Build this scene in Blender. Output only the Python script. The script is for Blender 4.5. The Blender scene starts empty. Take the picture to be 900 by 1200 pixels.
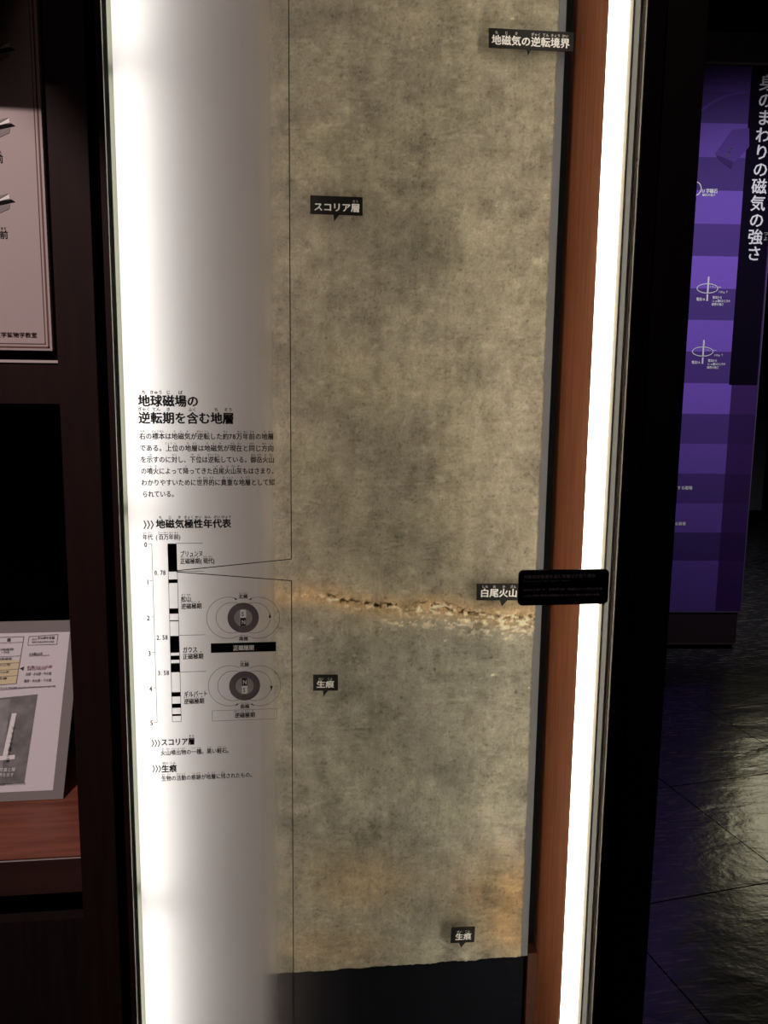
import bpy, bmesh, math, random
import numpy as np
from mathutils import Vector, Matrix
random.seed(7)
S = bpy.context.scene
COL = S.collection

# ------------------------------------------------------------------ camera (solved from the vanishing points)
F = 1000.0                                   # focal length in pixels of the 900x1200 frame
_r = np.array([8250, -56.5, 1000.0]); _r /= np.linalg.norm(_r)
_d = np.array([-77, 6456, 1000.0]); _d /= np.linalg.norm(_d)
_r -= _d * (_r @ _d); _r /= np.linalg.norm(_r)
_f = np.cross(_r, _d); _u = -_d
CAM = np.array([0.0, -1.2, 1.5])
cd = bpy.data.cameras.new('camera'); cam = bpy.data.objects.new('camera', cd); COL.objects.link(cam)
cd.sensor_fit = 'VERTICAL'; cd.sensor_height = 36; cd.sensor_width = 27; cd.lens = 36 * F / 1200
cd.clip_start = 0.02
M = Matrix(((_r[0], -_r[1], -_r[2]), (_f[0], -_f[1], -_f[2]), (_u[0], -_u[1], -_u[2]))).to_4x4()
cam.matrix_world = Matrix.Translation(CAM.tolist()) @ M
S.camera = cam

# ------------------------------------------------------------------ world, exposure, room lights
S.view_settings.view_transform = 'Standard'; S.view_settings.look = 'None'
S.view_settings.gamma = 1; S.view_settings.use_curve_mapping = False
S.view_settings.exposure = 0.0
W = bpy.data.worlds.new('world'); S.world = W; W.use_nodes = True
W.node_tree.nodes['Background'].inputs[0].default_value = (0.5, 0.45, 0.6, 1)
W.node_tree.nodes['Background'].inputs[1].default_value = 0.01
TUBE_COL = (1.0, 0.90, 0.74)
TUBE_L = 10.0          # left tubes, behind the printed film
TUBE_R = 9.5           # right tube, seen bare


def lamp(name, kind, loc, target, power, col, **kw):
    l = bpy.data.lights.new(name, kind); l.energy = power; l.color = col
    for k, v in kw.items(): setattr(l, k, v)
    o = bpy.data.objects.new(name, l); COL.objects.link(o); o.location = loc
    o.rotation_euler = (Vector(target) - Vector(loc)).to_track_quat('-Z', 'Y').to_euler()
    return o


# fill lamp added for faint ambience, from above and behind the viewer
lamp('hall_fill_light', 'AREA', (0.3, -3.6, 4.6), (0.1, 0, 1.2), 8, (1, .66, .64), size=1.6)
# spotlight over the neighbouring showcase
lamp('showcase_spotlight', 'SPOT', (-1.0, -1.30, 2.9), (-0.78, 0.0, 1.2), 110, (1, .80, .77),
     spot_size=math.radians(45), spot_blend=.22, shadow_soft_size=.012)
# spotlight on the purple wall graphic
lamp('graphic_spotlight', 'SPOT', (2.0, 1.0, 3.9), (2.45, 3.25, 1.80), 225, (.92, .9, 1),
     spot_size=math.radians(48), spot_blend=1.0, shadow_soft_size=.05)


def ray(u, v):
    c = np.array([(u - 450) / F, (v - 600) / F, 1.0])
    return np.array([c @ _r, c @ _f, c @ _u])


def P(u, v, y=0.0):                           # point of the vertical plane Y=y seen at this place of the photo
    D = ray(u, v); return Vector((CAM + D * (y - CAM[1]) / D[1]).tolist())


def PN(u, v, p, n):                           # the same on any plane (point, normal)
    D = Vector(ray(u, v).tolist()); C = Vector(CAM.tolist())
    return C + D * ((Vector(p) - C).dot(Vector(n)) / D.dot(Vector(n)))


# bright yellowish exhibit lighting beyond the graphic wall, just out of frame, mirrored in the floor
_q = P(905, 380, 5.0); _n = Vector((-.80, -1.0, -.25)).normalized()
_l = lamp('far_exhibit_light', 'AREA', (_q.x + .62, 5.0, 2.25), (_q.x + .62 + _n.x, 5.0 + _n.y, 2.25), 9, (1, .93, .62), shape='RECTANGLE', size=.95, size_y=1.05)

# ------------------------------------------------------------------ materials
def lin(c):
    return tuple(((x / 255) / 12.92 if x / 255 <= .04045 else ((x / 255 + .055) / 1.055) ** 2.4) for x in c)


def mat(name, col, rough=.6, metal=0, noise=None, bump=0, bscale=60, spec=.5, stretch=(1, 1, 1)):
    m = bpy.data.materials.new(name); m.use_nodes = True
    nt = m.node_tree; b = nt.nodes['Principled BSDF']
    b.inputs['Base Color'].default_value = (*col, 1); b.inputs['Roughness'].default_value = rough
    b.inputs['Metallic'].default_value = metal; b.inputs['Specular IOR Level'].default_value = spec
    tc = nt.nodes.new('ShaderNodeTexCoord'); mp = nt.nodes.new('ShaderNodeMapping')
    mp.inputs['Scale'].default_value = stretch
    nt.links.new(tc.outputs['Object'], mp.inputs[0])
    n = nt.nodes.new('ShaderNodeTexNoise'); n.inputs['Scale'].default_value = bscale; n.inputs['Detail'].default_value = 5
    nt.links.new(mp.outputs[0], n.inputs['Vector'])
    if noise:
        mx = nt.nodes.new('ShaderNodeMix'); mx.data_type = 'RGBA'
        mx.inputs['A'].default_value = (*col, 1); mx.inputs['B'].default_value = (*noise, 1)
        rp = nt.nodes.new('ShaderNodeValToRGB'); rp.color_ramp.elements[0].position = .35; rp.color_ramp.elements[1].position = .68
        nt.links.new(n.outputs['Fac'], rp.inputs[0]); nt.links.new(rp.outputs[0], mx.inputs['Factor'])
        nt.links.new(mx.outputs['Result'], b.inputs['Base Color'])
    if bump:
        bp = nt.nodes.new('ShaderNodeBump'); bp.inputs['Strength'].default_value = bump; bp.inputs['Distance'].default_value = .002
        nt.links.new(n.outputs['Fac'], bp.inputs['Height']); nt.links.new(bp.outputs[0], b.inputs['Normal'])
    return m


def emis(name, col, s):
    m = bpy.data.materials.new(name); m.use_nodes = True
    b = m.node_tree.nodes['Principled BSDF']
    b.inputs['Base Color'].default_value = (.8, .8, .8, 1)
    b.inputs['Emission Color'].default_value = (*col, 1); b.inputs['Emission Strength'].default_value = s
    return m


MT = {}
MT['frame'] = mat('dark stained frame wood', (.014, .0052, .0048), .6, noise=(.021, .0075, .0068), bscale=14, stretch=(6, 6, .6), bump=.1, spec=.2)
MT['frame_black'] = mat('near black frame wood', (.010, .006, .006), .5, noise=(.016, .008, .008), bscale=14, stretch=(6, 6, .6))
MT['bead'] = mat('brown bead', (.075, .050, .038), .5)
MT['black'] = mat('matt black', (.004, .004, .005), .8, spec=.1)
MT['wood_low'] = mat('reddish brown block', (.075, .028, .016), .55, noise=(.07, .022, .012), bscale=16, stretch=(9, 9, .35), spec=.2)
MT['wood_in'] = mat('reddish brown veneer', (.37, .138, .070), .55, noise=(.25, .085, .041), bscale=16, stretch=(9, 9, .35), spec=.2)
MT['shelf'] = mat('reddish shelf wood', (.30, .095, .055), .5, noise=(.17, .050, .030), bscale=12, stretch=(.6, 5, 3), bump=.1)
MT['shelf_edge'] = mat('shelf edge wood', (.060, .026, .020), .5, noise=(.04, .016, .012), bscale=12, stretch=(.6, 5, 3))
MT['silver'] = mat('silver strip and edge highlight', (.62, .55, .54), .35)  # silver lip, and the highlight painted along the shelf edge
MT['rail'] = mat('grey green rail', (.055, .065, .052), .6, spec=.2)
MT['rail_r'] = mat('grey rail', (.045, .045, .047), .7, spec=.2)
MT['reflector'] = mat('cream lamp strip', (.16, .145, .12), .7, spec=.1)
MT['board'] = mat('grey mount board', (.17, .18, .20), .6)
MT['base'] = mat('dark navy panel', (.0075, .0082, .0125), .9, spec=.05)
MT['ink'] = mat('black ink', (.006, .006, .006), .7, spec=.1)
MT['ink_grey'] = mat('dark grey ink', (.055, .045, .050), .7, spec=.1)
MT['hair'] = mat('thin grey ink', (.05, .05, .05), .7, spec=.1)
MT['plate'] = mat('black plate', (.006, .006, .006), .45, spec=.22)
MT['white'] = mat('white print', (.95, .95, .94), .6)
MT['ruby_white'] = mat('small white print', (.55, .55, .53), .6)
MT['sign'] = mat('black gloss sign', (.004, .004, .005), .5, spec=.15)
MT['sign_text'] = mat('dim grey print', (.60, .60, .62), .6)
MT['pin'] = mat('steel pin', (.25, .25, .25), .4, 1)
MT['poster'] = mat('pinkish poster paper', (.50, .42, .41), .7)
MT['poster_brown'] = mat('brown print', (.16, .07, .045), .7)
MT['laminate'] = mat('clear laminate margin', (.26, .245, .23), .6, spec=.15)
MT['paper'] = mat('white paper', (.80, .77, .80), .6)
MT['yellow'] = mat('pale yellow print', (.80, .70, .42), .6)
MT['grey_print'] = mat('grey print', (.22, .20, .22), .7)
MT['pink_print'] = mat('pink print', (.50, .22, .25), .7)
MT['photo'] = mat('dark photo print', (.035, .034, .036), .5, noise=(.16, .155, .155), bscale=45)
MT['photo_mid'] = mat('mid grey photo print', (.16, .16, .16), .5, noise=(.27, .27, .26), bscale=60)
MT['plinth'] = mat('dark plinth', (.035, .022, .028), .5)
MT['grey_far'] = mat('grey board far', (.12, .13, .14), .7)
MT['wallp'] = mat('dark wall paint', (.020, .021, .022), .9)
MT['ceil'] = mat('dark ceiling', (.006, .006, .008), .9)
MT['beam'] = mat('red brown beam', (.08, .035, .03), .6)
MT['concrete'] = mat('dark grout', (.01, .01, .012), .8)
MT['tube'] = emis('fluorescent glow right', TUBE_COL, TUBE_R)
MT['tube_l'] = emis('fluorescent glow left', TUBE_COL, TUBE_L)
MT['cap'] = mat('white lamp cap', (.5, .5, .48), .4)


def glass_mat():
    m = bpy.data.materials.new('clear pane glass'); m.use_nodes = True; nt = m.node_tree; nt.nodes.clear()
    o = nt.nodes.new('ShaderNodeOutputMaterial'); mx = nt.nodes.new('ShaderNodeMixShader')
    t = nt.nodes.new('ShaderNodeBsdfTransparent'); t.inputs[0].default_value = (.985, .995, .985, 1)
    g = nt.nodes.new('ShaderNodeBsdfGlossy'); g.inputs['Roughness'].default_value = .02
    fr = nt.nodes.new('ShaderNodeFresnel'); fr.inputs[0].default_value = 1.35
    nt.links.new(fr.outputs[0], mx.inputs[0]); nt.links.new(t.outputs[0], mx.inputs[1]); nt.links.new(g.outputs[0], mx.inputs[2])
    nt.links.new(mx.outputs[0], o.inputs[0]); return m


def film_mat():
    # white dot-gradient print: dense at the left, dissolving to clear film at the right (object X)
    m = bpy.data.materials.new('white gradient film'); m.use_nodes = True; nt = m.node_tree; nt.nodes.clear()
    o = nt.nodes.new('ShaderNodeOutputMaterial'); mx = nt.nodes.new('ShaderNodeMixShader')
    t = nt.nodes.new('ShaderNodeBsdfTransparent')
    tr = nt.nodes.new('ShaderNodeBsdfTranslucent'); tr.inputs[0].default_value = (.47, .48, .565, 1)
    df = nt.nodes.new('ShaderNodeBsdfDiffuse'); df.inputs[0].default_value = (.6, .6, .62, 1)
    m2 = nt.nodes.new('ShaderNodeMixShader'); m2.inputs[0].default_value = .08
    nt.links.new(tr.outputs[0], m2.inputs[1]); nt.links.new(df.outputs[0], m2.inputs[2])
    tc = nt.nodes.new('ShaderNodeTexCoord'); sx = nt.nodes.new('ShaderNodeSeparateXYZ')
    nt.links.new(tc.outputs['Object'], sx.inputs[0])
    mr = nt.nodes.new('ShaderNodeMapRange'); mr.inputs['From Min'].default_value = -.25; mr.inputs['From Max'].default_value = .25
    nt.links.new(sx.outputs['X'], mr.inputs['Value'])
    rp = nt.nodes.new('ShaderNodeValToRGB'); r = rp.color_ramp
    def pos(x): return (x + .25) / .5
    pts = [(-.20, 1), (-.06, 1), (-.035, .95), (-.018, .55), (-.004, .26), (.02, .13), (.06, .04), (.12, 0)]
    r.elements[0].position = pos(pts[0][0]); r.elements[0].color = (1, 1, 1, 1)
    r.elements[1].position = pos(pts[-1][0]); r.elements[1].color = (0, 0, 0, 1)
    for x, a in pts[1:-1]:
        e = r.elements.new(pos(x)); e.color = (a, a, a, 1)
    nt.links.new(mr.outputs[0], rp.inputs[0]); nt.links.new(rp.outputs[0], mx.inputs[0])
    nt.links.new(t.outputs[0], mx.inputs[1]); nt.links.new(m2.outputs[0], mx.inputs[2])
    nt.links.new(mx.outputs[0], o.inputs[0]); return m


def soil_mat():
    m = bpy.data.materials.new('peeled soil stratum'); m.use_nodes = True; nt = m.node_tree
    b = nt.nodes['Principled BSDF']; b.inputs['Roughness'].default_value = .85; b.inputs['Specular IOR Level'].default_value = .15
    a = nt.nodes.new('ShaderNodeVertexColor'); a.layer_name = 'soil'
    tc = nt.nodes.new('ShaderNodeTexCoord')
    n = nt.nodes.new('ShaderNodeTexNoise'); n.inputs['Scale'].default_value = 330; n.inputs['Detail'].default_value = 6
    nt.links.new(tc.outputs['Object'], n.inputs[0])
    mr = nt.nodes.new('ShaderNodeMapRange'); mr.inputs['To Min'].default_value = .84; mr.inputs['To Max'].default_value = 1.16
    mr.inputs['From Min'].default_value = .25; mr.inputs['From Max'].default_value = .75
    nt.links.new(n.outputs['Fac'], mr.inputs['Value'])
    mx = nt.nodes.new('ShaderNodeMix'); mx.data_type = 'RGBA'; mx.blend_type = 'MULTIPLY'; mx.inputs['Factor'].default_value = 1
    nt.links.new(a.outputs['Color'], mx.inputs['A']); nt.links.new(mr.outputs[0], mx.inputs['B'])
    nt.links.new(mx.outputs['Result'], b.inputs['Base Color'])
    bp = nt.nodes.new('ShaderNodeBump'); bp.inputs['Strength'].default_value = .35; bp.inputs['Distance'].default_value = .002
    nt.links.new(n.outputs['Fac'], bp.inputs['Height']); nt.links.new(bp.outputs[0], b.inputs['Normal'])
    return m


def slate_mat():
    m = bpy.data.materials.new('dark slate tile'); m.use_nodes = True; nt = m.node_tree
    b = nt.nodes['Principled BSDF']; b.inputs['Roughness'].default_value = .19; b.inputs['Specular IOR Level'].default_value = .6
    tc = nt.nodes.new('ShaderNodeNewGeometry')
    def noise(sc, det, scale=(1, 1, 1), rot=0, dist=0):
        mp = nt.nodes.new('ShaderNodeMapping'); mp.inputs['Scale'].default_value = scale; mp.inputs['Rotation'].default_value = (0, 0, rot)
        n = nt.nodes.new('ShaderNodeTexNoise'); n.inputs['Scale'].default_value = sc; n.inputs['Detail'].default_value = det
        n.inputs['Distortion'].default_value = dist
        nt.links.new(tc.outputs['Position'], mp.inputs[0]); nt.links.new(mp.outputs[0], n.inputs['Vector']); return n
    big = noise(4, 5, (1, 2.0, 1), .5, .4); fine = noise(45, 4); scr = noise(5, 2, (2.2, 24, 1), -.9, .1)
    rp = nt.nodes.new('ShaderNodeValToRGB'); rp.color_ramp.elements[0].position = .585; rp.color_ramp.elements[1].position = .64
    nt.links.new(scr.outputs['Fac'], rp.inputs[0])
    mx = nt.nodes.new('ShaderNodeMix'); mx.data_type = 'RGBA'
    mx.inputs['A'].default_value = (.042, .041, .050, 1); mx.inputs['B'].default_value = (.26, .23, .21, 1)
    nt.links.new(rp.outputs[0], mx.inputs['Factor']); nt.links.new(mx.outputs['Result'], b.inputs['Base Color'])
    ad = nt.nodes.new('ShaderNodeMath'); ad.operation = 'MULTIPLY_ADD'; ad.inputs[1].default_value = .12
    nt.links.new(fine.outputs['Fac'], ad.inputs[0]); nt.links.new(big.outputs['Fac'], ad.inputs[2])
    bp = nt.nodes.new('ShaderNodeBump'); bp.inputs['Strength'].default_value = .7; bp.inputs['Distance'].default_value = .006
    nt.links.new(ad.outputs[0], bp.inputs['Height']); nt.links.new(bp.outputs[0], b.inputs['Normal'])
    return m


MT['glass'] = glass_mat(); MT['film'] = film_mat(); MT['soil'] = soil_mat(); MT['slate'] = slate_mat()


# ------------------------------------------------------------------ object helpers
def thing(name, label, cat, loc=(0, 0, 0), group=None):
    o = bpy.data.objects.new(name, None); COL.objects.link(o); o.location = loc
    o.empty_display_size = .05
    o['label'] = label; o['category'] = cat
    if group: o['group'] = group
    return o


def base_of(parent):
    v = Vector((0, 0, 0))
    while parent is not None:
        v += parent.location; parent = parent.parent
    return v


class MB:                                     # collects shapes in world coordinates; build() links ONE mesh object
    def __init__(s): s.v = []; s.f = []; s.m = []; s.mi = 0
    def add(s, vs, fs):
        k = len(s.v); s.v += [tuple(x) for x in vs]; s.f += [tuple(i + k for i in f) for f in fs]; s.m += [s.mi] * len(fs); return s
    def box(s, x0, x1, y0, y1, z0, z1):
        return s.add([(x, y, z) for x in (x0, x1) for y in (y0, y1) for z in (z0, z1)],
                     [(0, 1, 3, 2), (4, 6, 7, 5), (0, 4, 5, 1), (2, 3, 7, 6), (0, 2, 6, 4), (1, 5, 7, 3)])
    def poly(s, pts): return s.add(pts, [tuple(range(len(pts)))])
    def prism(s, pts, off):                   # polygon pushed along a vector
        off = Vector(off); a = [Vector(p) for p in pts]; n = len(a)
        return s.add(a + [p + off for p in a], [tuple(range(n)), tuple(range(2 * n - 1, n - 1, -1))] +
                     [(i, i + n, (i + 1) % n + n, (i + 1) % n) for i in range(n)])
    def tubez(s, x, y, z0, z1, r, n=20):
        vs = [(x + r * math.cos(2 * math.pi * i / n), y + r * math.sin(2 * math.pi * i / n), z) for z in (z0, z1) for i in range(n)]
        return s.add(vs, [(i, (i + 1) % n, (i + 1) % n + n, i + n) for i in range(n)] + [tuple(range(n - 1, -1, -1)), tuple(range(n, 2 * n))])
    def tubey(s, x, z, y0, y1, r, n=10):
        vs = [(x + r * math.cos(2 * math.pi * i / n), y, z + r * math.sin(2 * math.pi * i / n)) for y in (y0, y1) for i in range(n)]
        return s.add(vs, [(i, i + n, (i + 1) % n + n, (i + 1) % n) for i in range(n)] + [tuple(range(n)), tuple(range(2 * n - 1, n - 1, -1))])
    def build(s, name, m, parent=None, bevel=0, smooth=False, mats=None):
        b = base_of(parent)
        me = bpy.data.meshes.new(name); me.from_pydata([(Vector(x) - b) for x in s.v], [], s.f)
        for q in (mats or [m]): me.materials.append(q)
        if mats: me.polygons.foreach_set('material_index', s.m)
        if bevel or smooth:
            bm = bmesh.new(); bm.from_mesh(me)
            if bevel: bmesh.ops.bevel(bm, geom=bm.edges[:], offset=bevel, segments=2, affect='EDGES', profile=.5)
            bmesh.ops.recalc_face_normals(bm, faces=bm.faces[:]); bm.to_mesh(me); bm.free()
        if smooth:
            me.shade_smooth()
            for p in me.polygons: p.use_smooth = len(p.vertices) == 4
        o = bpy.data.objects.new(name, me); COL.objects.link(o); o.parent = parent
        return o


def struct(o): o['kind'] = 'structure'; return o


_cache = {}


def glyphs(s, bold=0.0):
    vs, fs = glyph0(s)
    if not bold or not vs: return vs, fs
    V_ = []; F_ = []                          # heavier weight: the same letter printed again a hair to each side
    for dx, dy in ((-bold, 0), (bold, 0), (0, bold * .7), (0, -bold * .7)):
        n = len(V_); V_ += [(x + dx, y + dy) for x, y in vs]; F_ += [tuple(i + n for i in f) for f in fs]
    return V_, F_


def glyph0(s, offset=0.0):                    # outline lettering -> flat mesh arrays in em units
    k = (s, offset)
    if k not in _cache:
        c = bpy.data.curves.new('t', 'FONT'); c.body = s; c.offset = offset; c.resolution_u = 2
        o = bpy.data.objects.new('t', c); COL.objects.link(o); bpy.context.view_layer.update()
        me = bpy.data.meshes.new_from_object(o.evaluated_get(bpy.context.evaluated_depsgraph_get()))
        vs = [(v.co.x, v.co.y) for v in me.vertices]; fs = [tuple(p.vertices) for p in me.polygons]
        bpy.data.objects.remove(o); bpy.data.curves.remove(c); bpy.data.meshes.remove(me)
        _cache[k] = (vs, fs)
    return _cache[k]


NARROW = set('0123456789.() ')


def cell(ch): return .58 if ch in NARROW else 1.0


def parse(t):                                 # '[右|みぎ]の' -> base 右の and rubies [(cell start, cell end, みぎ)]
    base = []; rub = []; i = 0; x = 0.0
    while i < len(t):
        if t[i] == '[':
            j = t.index(']', i); a, b = t[i + 1:j].split('|'); x0 = x
            for ch in a: base.append((ch, x)); x += cell(ch)
            rub.append((x0, x, b)); i = j + 1
        else:
            base.append((t[i], x)); x += cell(t[i]); i += 1
    return base, rub, x


def write(t, O, ex, ey, width, em, parent, m, rm=None, bold=0.0, name='lettering', ruby_em=.34, gap=.02):
    """letters of text t from O (left end, middle height of the line) along ex for `width`, letter size em"""
    base, rub, n = parse(t); ex = Vector(ex).normalized(); ey = Vector(ey).normalized(); O = Vector(O)
    en_ = ex.cross(ey) * (.00006 if m in (MT['white'], MT['ruby_white'], MT['sign_text']) else 0)   # each pass of white print lies on the last
    def lay(vs, i): return en_ * (i * 4 // len(vs)) if bold else en_ * 0
    pitch = width / n; mb = MB()
    for ch, x in base:
        vs, fs = glyphs(ch, bold)
        if not vs: continue
        sx = pitch if ch not in NARROW else min(pitch, em)
        mb.add([O + ex * (x * pitch + a * sx) + ey * ((b - .38) * em) + lay(vs, i) for i, (a, b) in enumerate(vs)], fs)
    o = mb.build(name, m, parent)
    if rub:
        rb = MB(); r = em * ruby_em
        for x0, x1, s in rub:
            pw = min(r, pitch * (x1 - x0) * 1.15 / len(s)); st = (x0 + x1) / 2 * pitch - pw * len(s) / 2
            for i, ch in enumerate(s):
                vs, fs = glyphs(ch, bold * .8)
                rb.add([O + ex * (st + i * pw + a * pw) + ey * (em * (.5 + gap) + (b + .12) * r) + lay(vs, i2) for i2, (a, b) in enumerate(vs)], fs)
        rb.build('furigana', rm or m, parent)
    return o


X = Vector((1, 0, 0)); Z = Vector((0, 0, 1))

# ================================================================== THE SETTING
floor = struct(MB().box(-4, 8, -5, 9, -.10, -.014).build('floor', MT['concrete']))
TS = .62; ang = math.radians(9); tile_me = None; tn = 0
ca, sa = math.cos(ang), math.sin(ang)
for i in range(-4, 11):
    for j in range(-5, 14):
        cx, cy = 1.545 + (i + .5) * TS * ca - (j + .5) * TS * sa, 1.05 + (i + .5) * TS * sa + (j + .5) * TS * ca
        if not (-.2 < cx < 7.6 and -1.6 < cy < 8.6) or (cx < .5 and cy < .9): continue
        if tile_me is None:
            h = TS / 2 - .0015
            t = MB().box(-h, h, -h, h, -.012, 0).build('tile', MT['slate'], floor, bevel=.001); tile_me = t.data
        else:
            t = bpy.data.objects.new('tile', tile_me); COL.objects.link(t); t.parent = floor
        t.location = (cx, cy, random.uniform(-.0008, 0)); t.rotation_euler = (0, 0, ang + random.choice((0, math.pi / 2, math.pi)))
        tn += 1
struct(MB().box(-4, 8, -5, 9, 5.4, 5.5).build('ceiling', MT['ceil']))
struct(MB().box(-4, 8, 9, 9.1, -.1, 5.5).build('wall_back', MT['wallp']))
struct(MB().box(8, 8.1, -5, 9, -.1, 5.5).build('wall_right', MT['wallp']))
struct(MB().box(-4.1, -4, -5, 9, -.1, 5.5).build('wall_left', MT['wallp']))
struct(MB().box(-4, 8, -5.1, -5, -.1, 5.5).build('wall_front', MT['wallp']))

# ================================================================== THE SHOWCASE WITH THE STRATUM
TOP = 2.62; XL, XR = -.2195, .4955; YB = .29
case = thing('display_case', 'tall dark wood showcase with lit glass front printed with white gradient and black text', 'showcase', ((XL + XR) / 2, .15, 0))
xa, xb = P(110, 0, -.012).x, P(119, 0, -.012).x
MB().box(xa, XL, -.012, .33, .0, TOP).build('frame_post', MT['frame'], case)
o = MB().box(P(762, 0, -.012).x, P(783, 0, -.012).x - .001, -.012, .33, 0, TOP).build('frame_post', MT['frame'], case)
MB().box(P(783, 0, -.012).x, P(830, 0, -.012).x, -.014, .33, 0, TOP).build('outer_post', MT['frame_black'], case)
MB().box(XR, P(762, 0, -.012).x, -.010, .33, 0, TOP).build('bead', MT['bead'], case)
MB().box(XL - .018, P(762, 0, 0).x, YB, .33, 0, TOP).build('back_panel', MT['black'], case)  # black colour stands in for shade in the gap beside the board
MB().box(XL, XR, 0, YB, TOP - .02, TOP).build('top_panel', MT['frame'], case)
zlow = P(622, 1106, YB).z
xin = P(672, 0, YB).x
MB().box(XR - .004, XR, .024, YB, 0, TOP - .02).build('side_panel', MT['wood_in'], case)
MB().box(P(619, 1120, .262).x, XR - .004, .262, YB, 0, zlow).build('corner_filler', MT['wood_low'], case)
MB().box(XL, XL + .004, .05, YB, 0, TOP - .02).build('side_panel', MT['wood_in'], case)
MB().box(XL, XL + .004, .0035, .05, 0, TOP - .02).build('rail', MT['rail'], case)
MB().box(XR - .004, XR, .0035, .024, 0, TOP - .02).build('rail', MT['rail_r'], case)
MB().box(XR - .006, XR - .004, .024, .085, .13, TOP - .03).build('lamp_strip', MT['reflector'], case)
MB().box(XL + .004, XR - .004, .0035, YB, 0, .12).build('case_floor', MT['frame_black'], case)
MB().box(XL, XR, -.006, -.0012, .02, TOP - .02).build('glass_pane', MT['glass'], case)
fx0 = P(129.5, 0, .002).x
film = MB().poly([(fx0, .002, .12), (.14, .002, .12), (.14, .002, TOP - .03), (fx0, .002, TOP - .03)]).build('printed_film', MT['film'], case)
film.location.x = -base_of(case).x
film.data.transform(Matrix.Translation((base_of(case).x, 0, 0)))     # object X = world X for the print gradient

YT = -.0004                                   # print layer, on the inner face of the pane


def pt(u, v): return P(u, v, YT)


def wr(t, u0, u1, v, empx, bold=.0, m='ink', **kw):
    a = pt(u0, v); b = pt(u1, v); e = pt(u0, v - empx / 2).z - pt(u0, v + empx / 2).z
    return write(t, a, X, Z, (b - a).x, e, case, MT[m], bold=bold, **kw)


wr('[地|ち][球|きゅう][磁|じ][場|ば]の', 161.5, 233, 469.5, 14.6, .040, name='title_lettering')
wr('[逆|ぎゃく][転|てん][期|き]を[含|ふく]む[地|ち][層|そう]', 162, 274.5, 489.5, 14.6, .040, name='title_lettering')
PARA = [('[右|みぎ]の[標|ひょう][本|ほん]は[地|ち][磁|じ][気|き]が[逆|ぎゃく][転|てん]した[約|やく]78[万|まん][年|ねん][前|まえ]の[地|ち][層|そう]', 163, 321, 511),
        ('である。[上|じょう][位|い]の[地|ち][層|そう]は[地|ち][磁|じ][気|き]が[現|げん][在|ざい]と[同|おな]じ[方|ほう][向|こう]', 163.5, 321, 525),
        ('を[示|しめ]すのに[対|たい]し、[下|か][位|い]は[逆|ぎゃく][転|てん]している。[御|おん][岳|たけ][火|か][山|ざん]', 164.5, 321.5, 538.5),
        ('の[噴|ふん][火|か]によって[降|ふ]ってきた[白|しら][尾|お][火|か][山|ざん][灰|ばい]もはさまり、', 165, 325, 552),
        ('わかりやすいために[世|せ][界|かい][的|てき]に[貴|き][重|ちょう]な[地|ち][層|そう]として[知|し]', 165.5, 322, 565.5),
        ('られている。', 166.5, 208, 579)]
for t, a, b, v in PARA: wr(t, a, b, v, 8.2, .028, name='paragraph_lettering')


def chevrons(u, v, s):
    mb = MB()
    for k in range(3):
        a = u + k * s * .42
        pts = [(a, v - s / 2), (a + s * .14, v - s / 2), (a + s * .38, v), (a + s * .14, v + s / 2), (a, v + s / 2), (a + s * .24, v)]
        q = [pt(*p) for p in pts]; mb.add(q, [(5, 2, 1, 0), (4, 3, 2, 5)])
    mb.build('chevron_mark', MT['ink'], case)


chevrons(168, 615, 10); wr('[地|ち][磁|じ][気|き][極|きょく][性|せい][年|ねん][代|だい][表|ひょう]', 182.5, 271, 614, 11.2, .045, name='heading_lettering')
wr('[年|ねん][代|だい] ([百|ひゃく][万|まん][年|ねん][前|まえ])', 167, 213, 629.5, 7.2, .03)
chevrons(177.5, 871, 8.5); wr('スコリア[層|そう]', 188.5, 228.5, 870, 9, .045, name='heading_lettering')
wr('[火|か][山|ざん][噴|ふん][出|しゅつ][物|ぶつ]の[一|いっ][種|しゅ]。[黒|くろ]い[軽|かる][石|いし]。', 188, 272, 882.5, 6.6, .03)
chevrons(178.5, 901, 8.5); wr('[生|せい][痕|こん]', 189, 207.5, 901, 9.4, .045, name='heading_lettering')
wr('[生|せい][物|ぶつ]の[活|かつ][動|どう]の[痕|こん][跡|せき]が[地|ち][層|そう]に[残|のこ]されたもの。', 189, 299, 912.5, 6.6, .03)


def line(mb, a, b, w, M_=pt):                 # thin printed line between two photo points, w pixels wide
    A, B = M_(*a), M_(*b); d = (B - A).normalized(); n = Vector((-d.z, 0, d.x)) * (w * .5 * .00117)
    mb.add([A + n, B + n, B - n, A - n], [(0, 1, 2, 3)])


def rect(mb, u0, u1, v0, v1):
    a = pt(u0, v0); b = pt(u1, v1); mb.add([a, (b.x, a.y, a.z), b, (a.x, a.y, b.z)], [(0, 3, 2, 1)])


xax = pt(177.8, 637.5).x; xb0, xb1 = pt(196.3, 637).x, pt(207, 637).x


def zz(v, u=200): return pt(u, v).z


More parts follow.
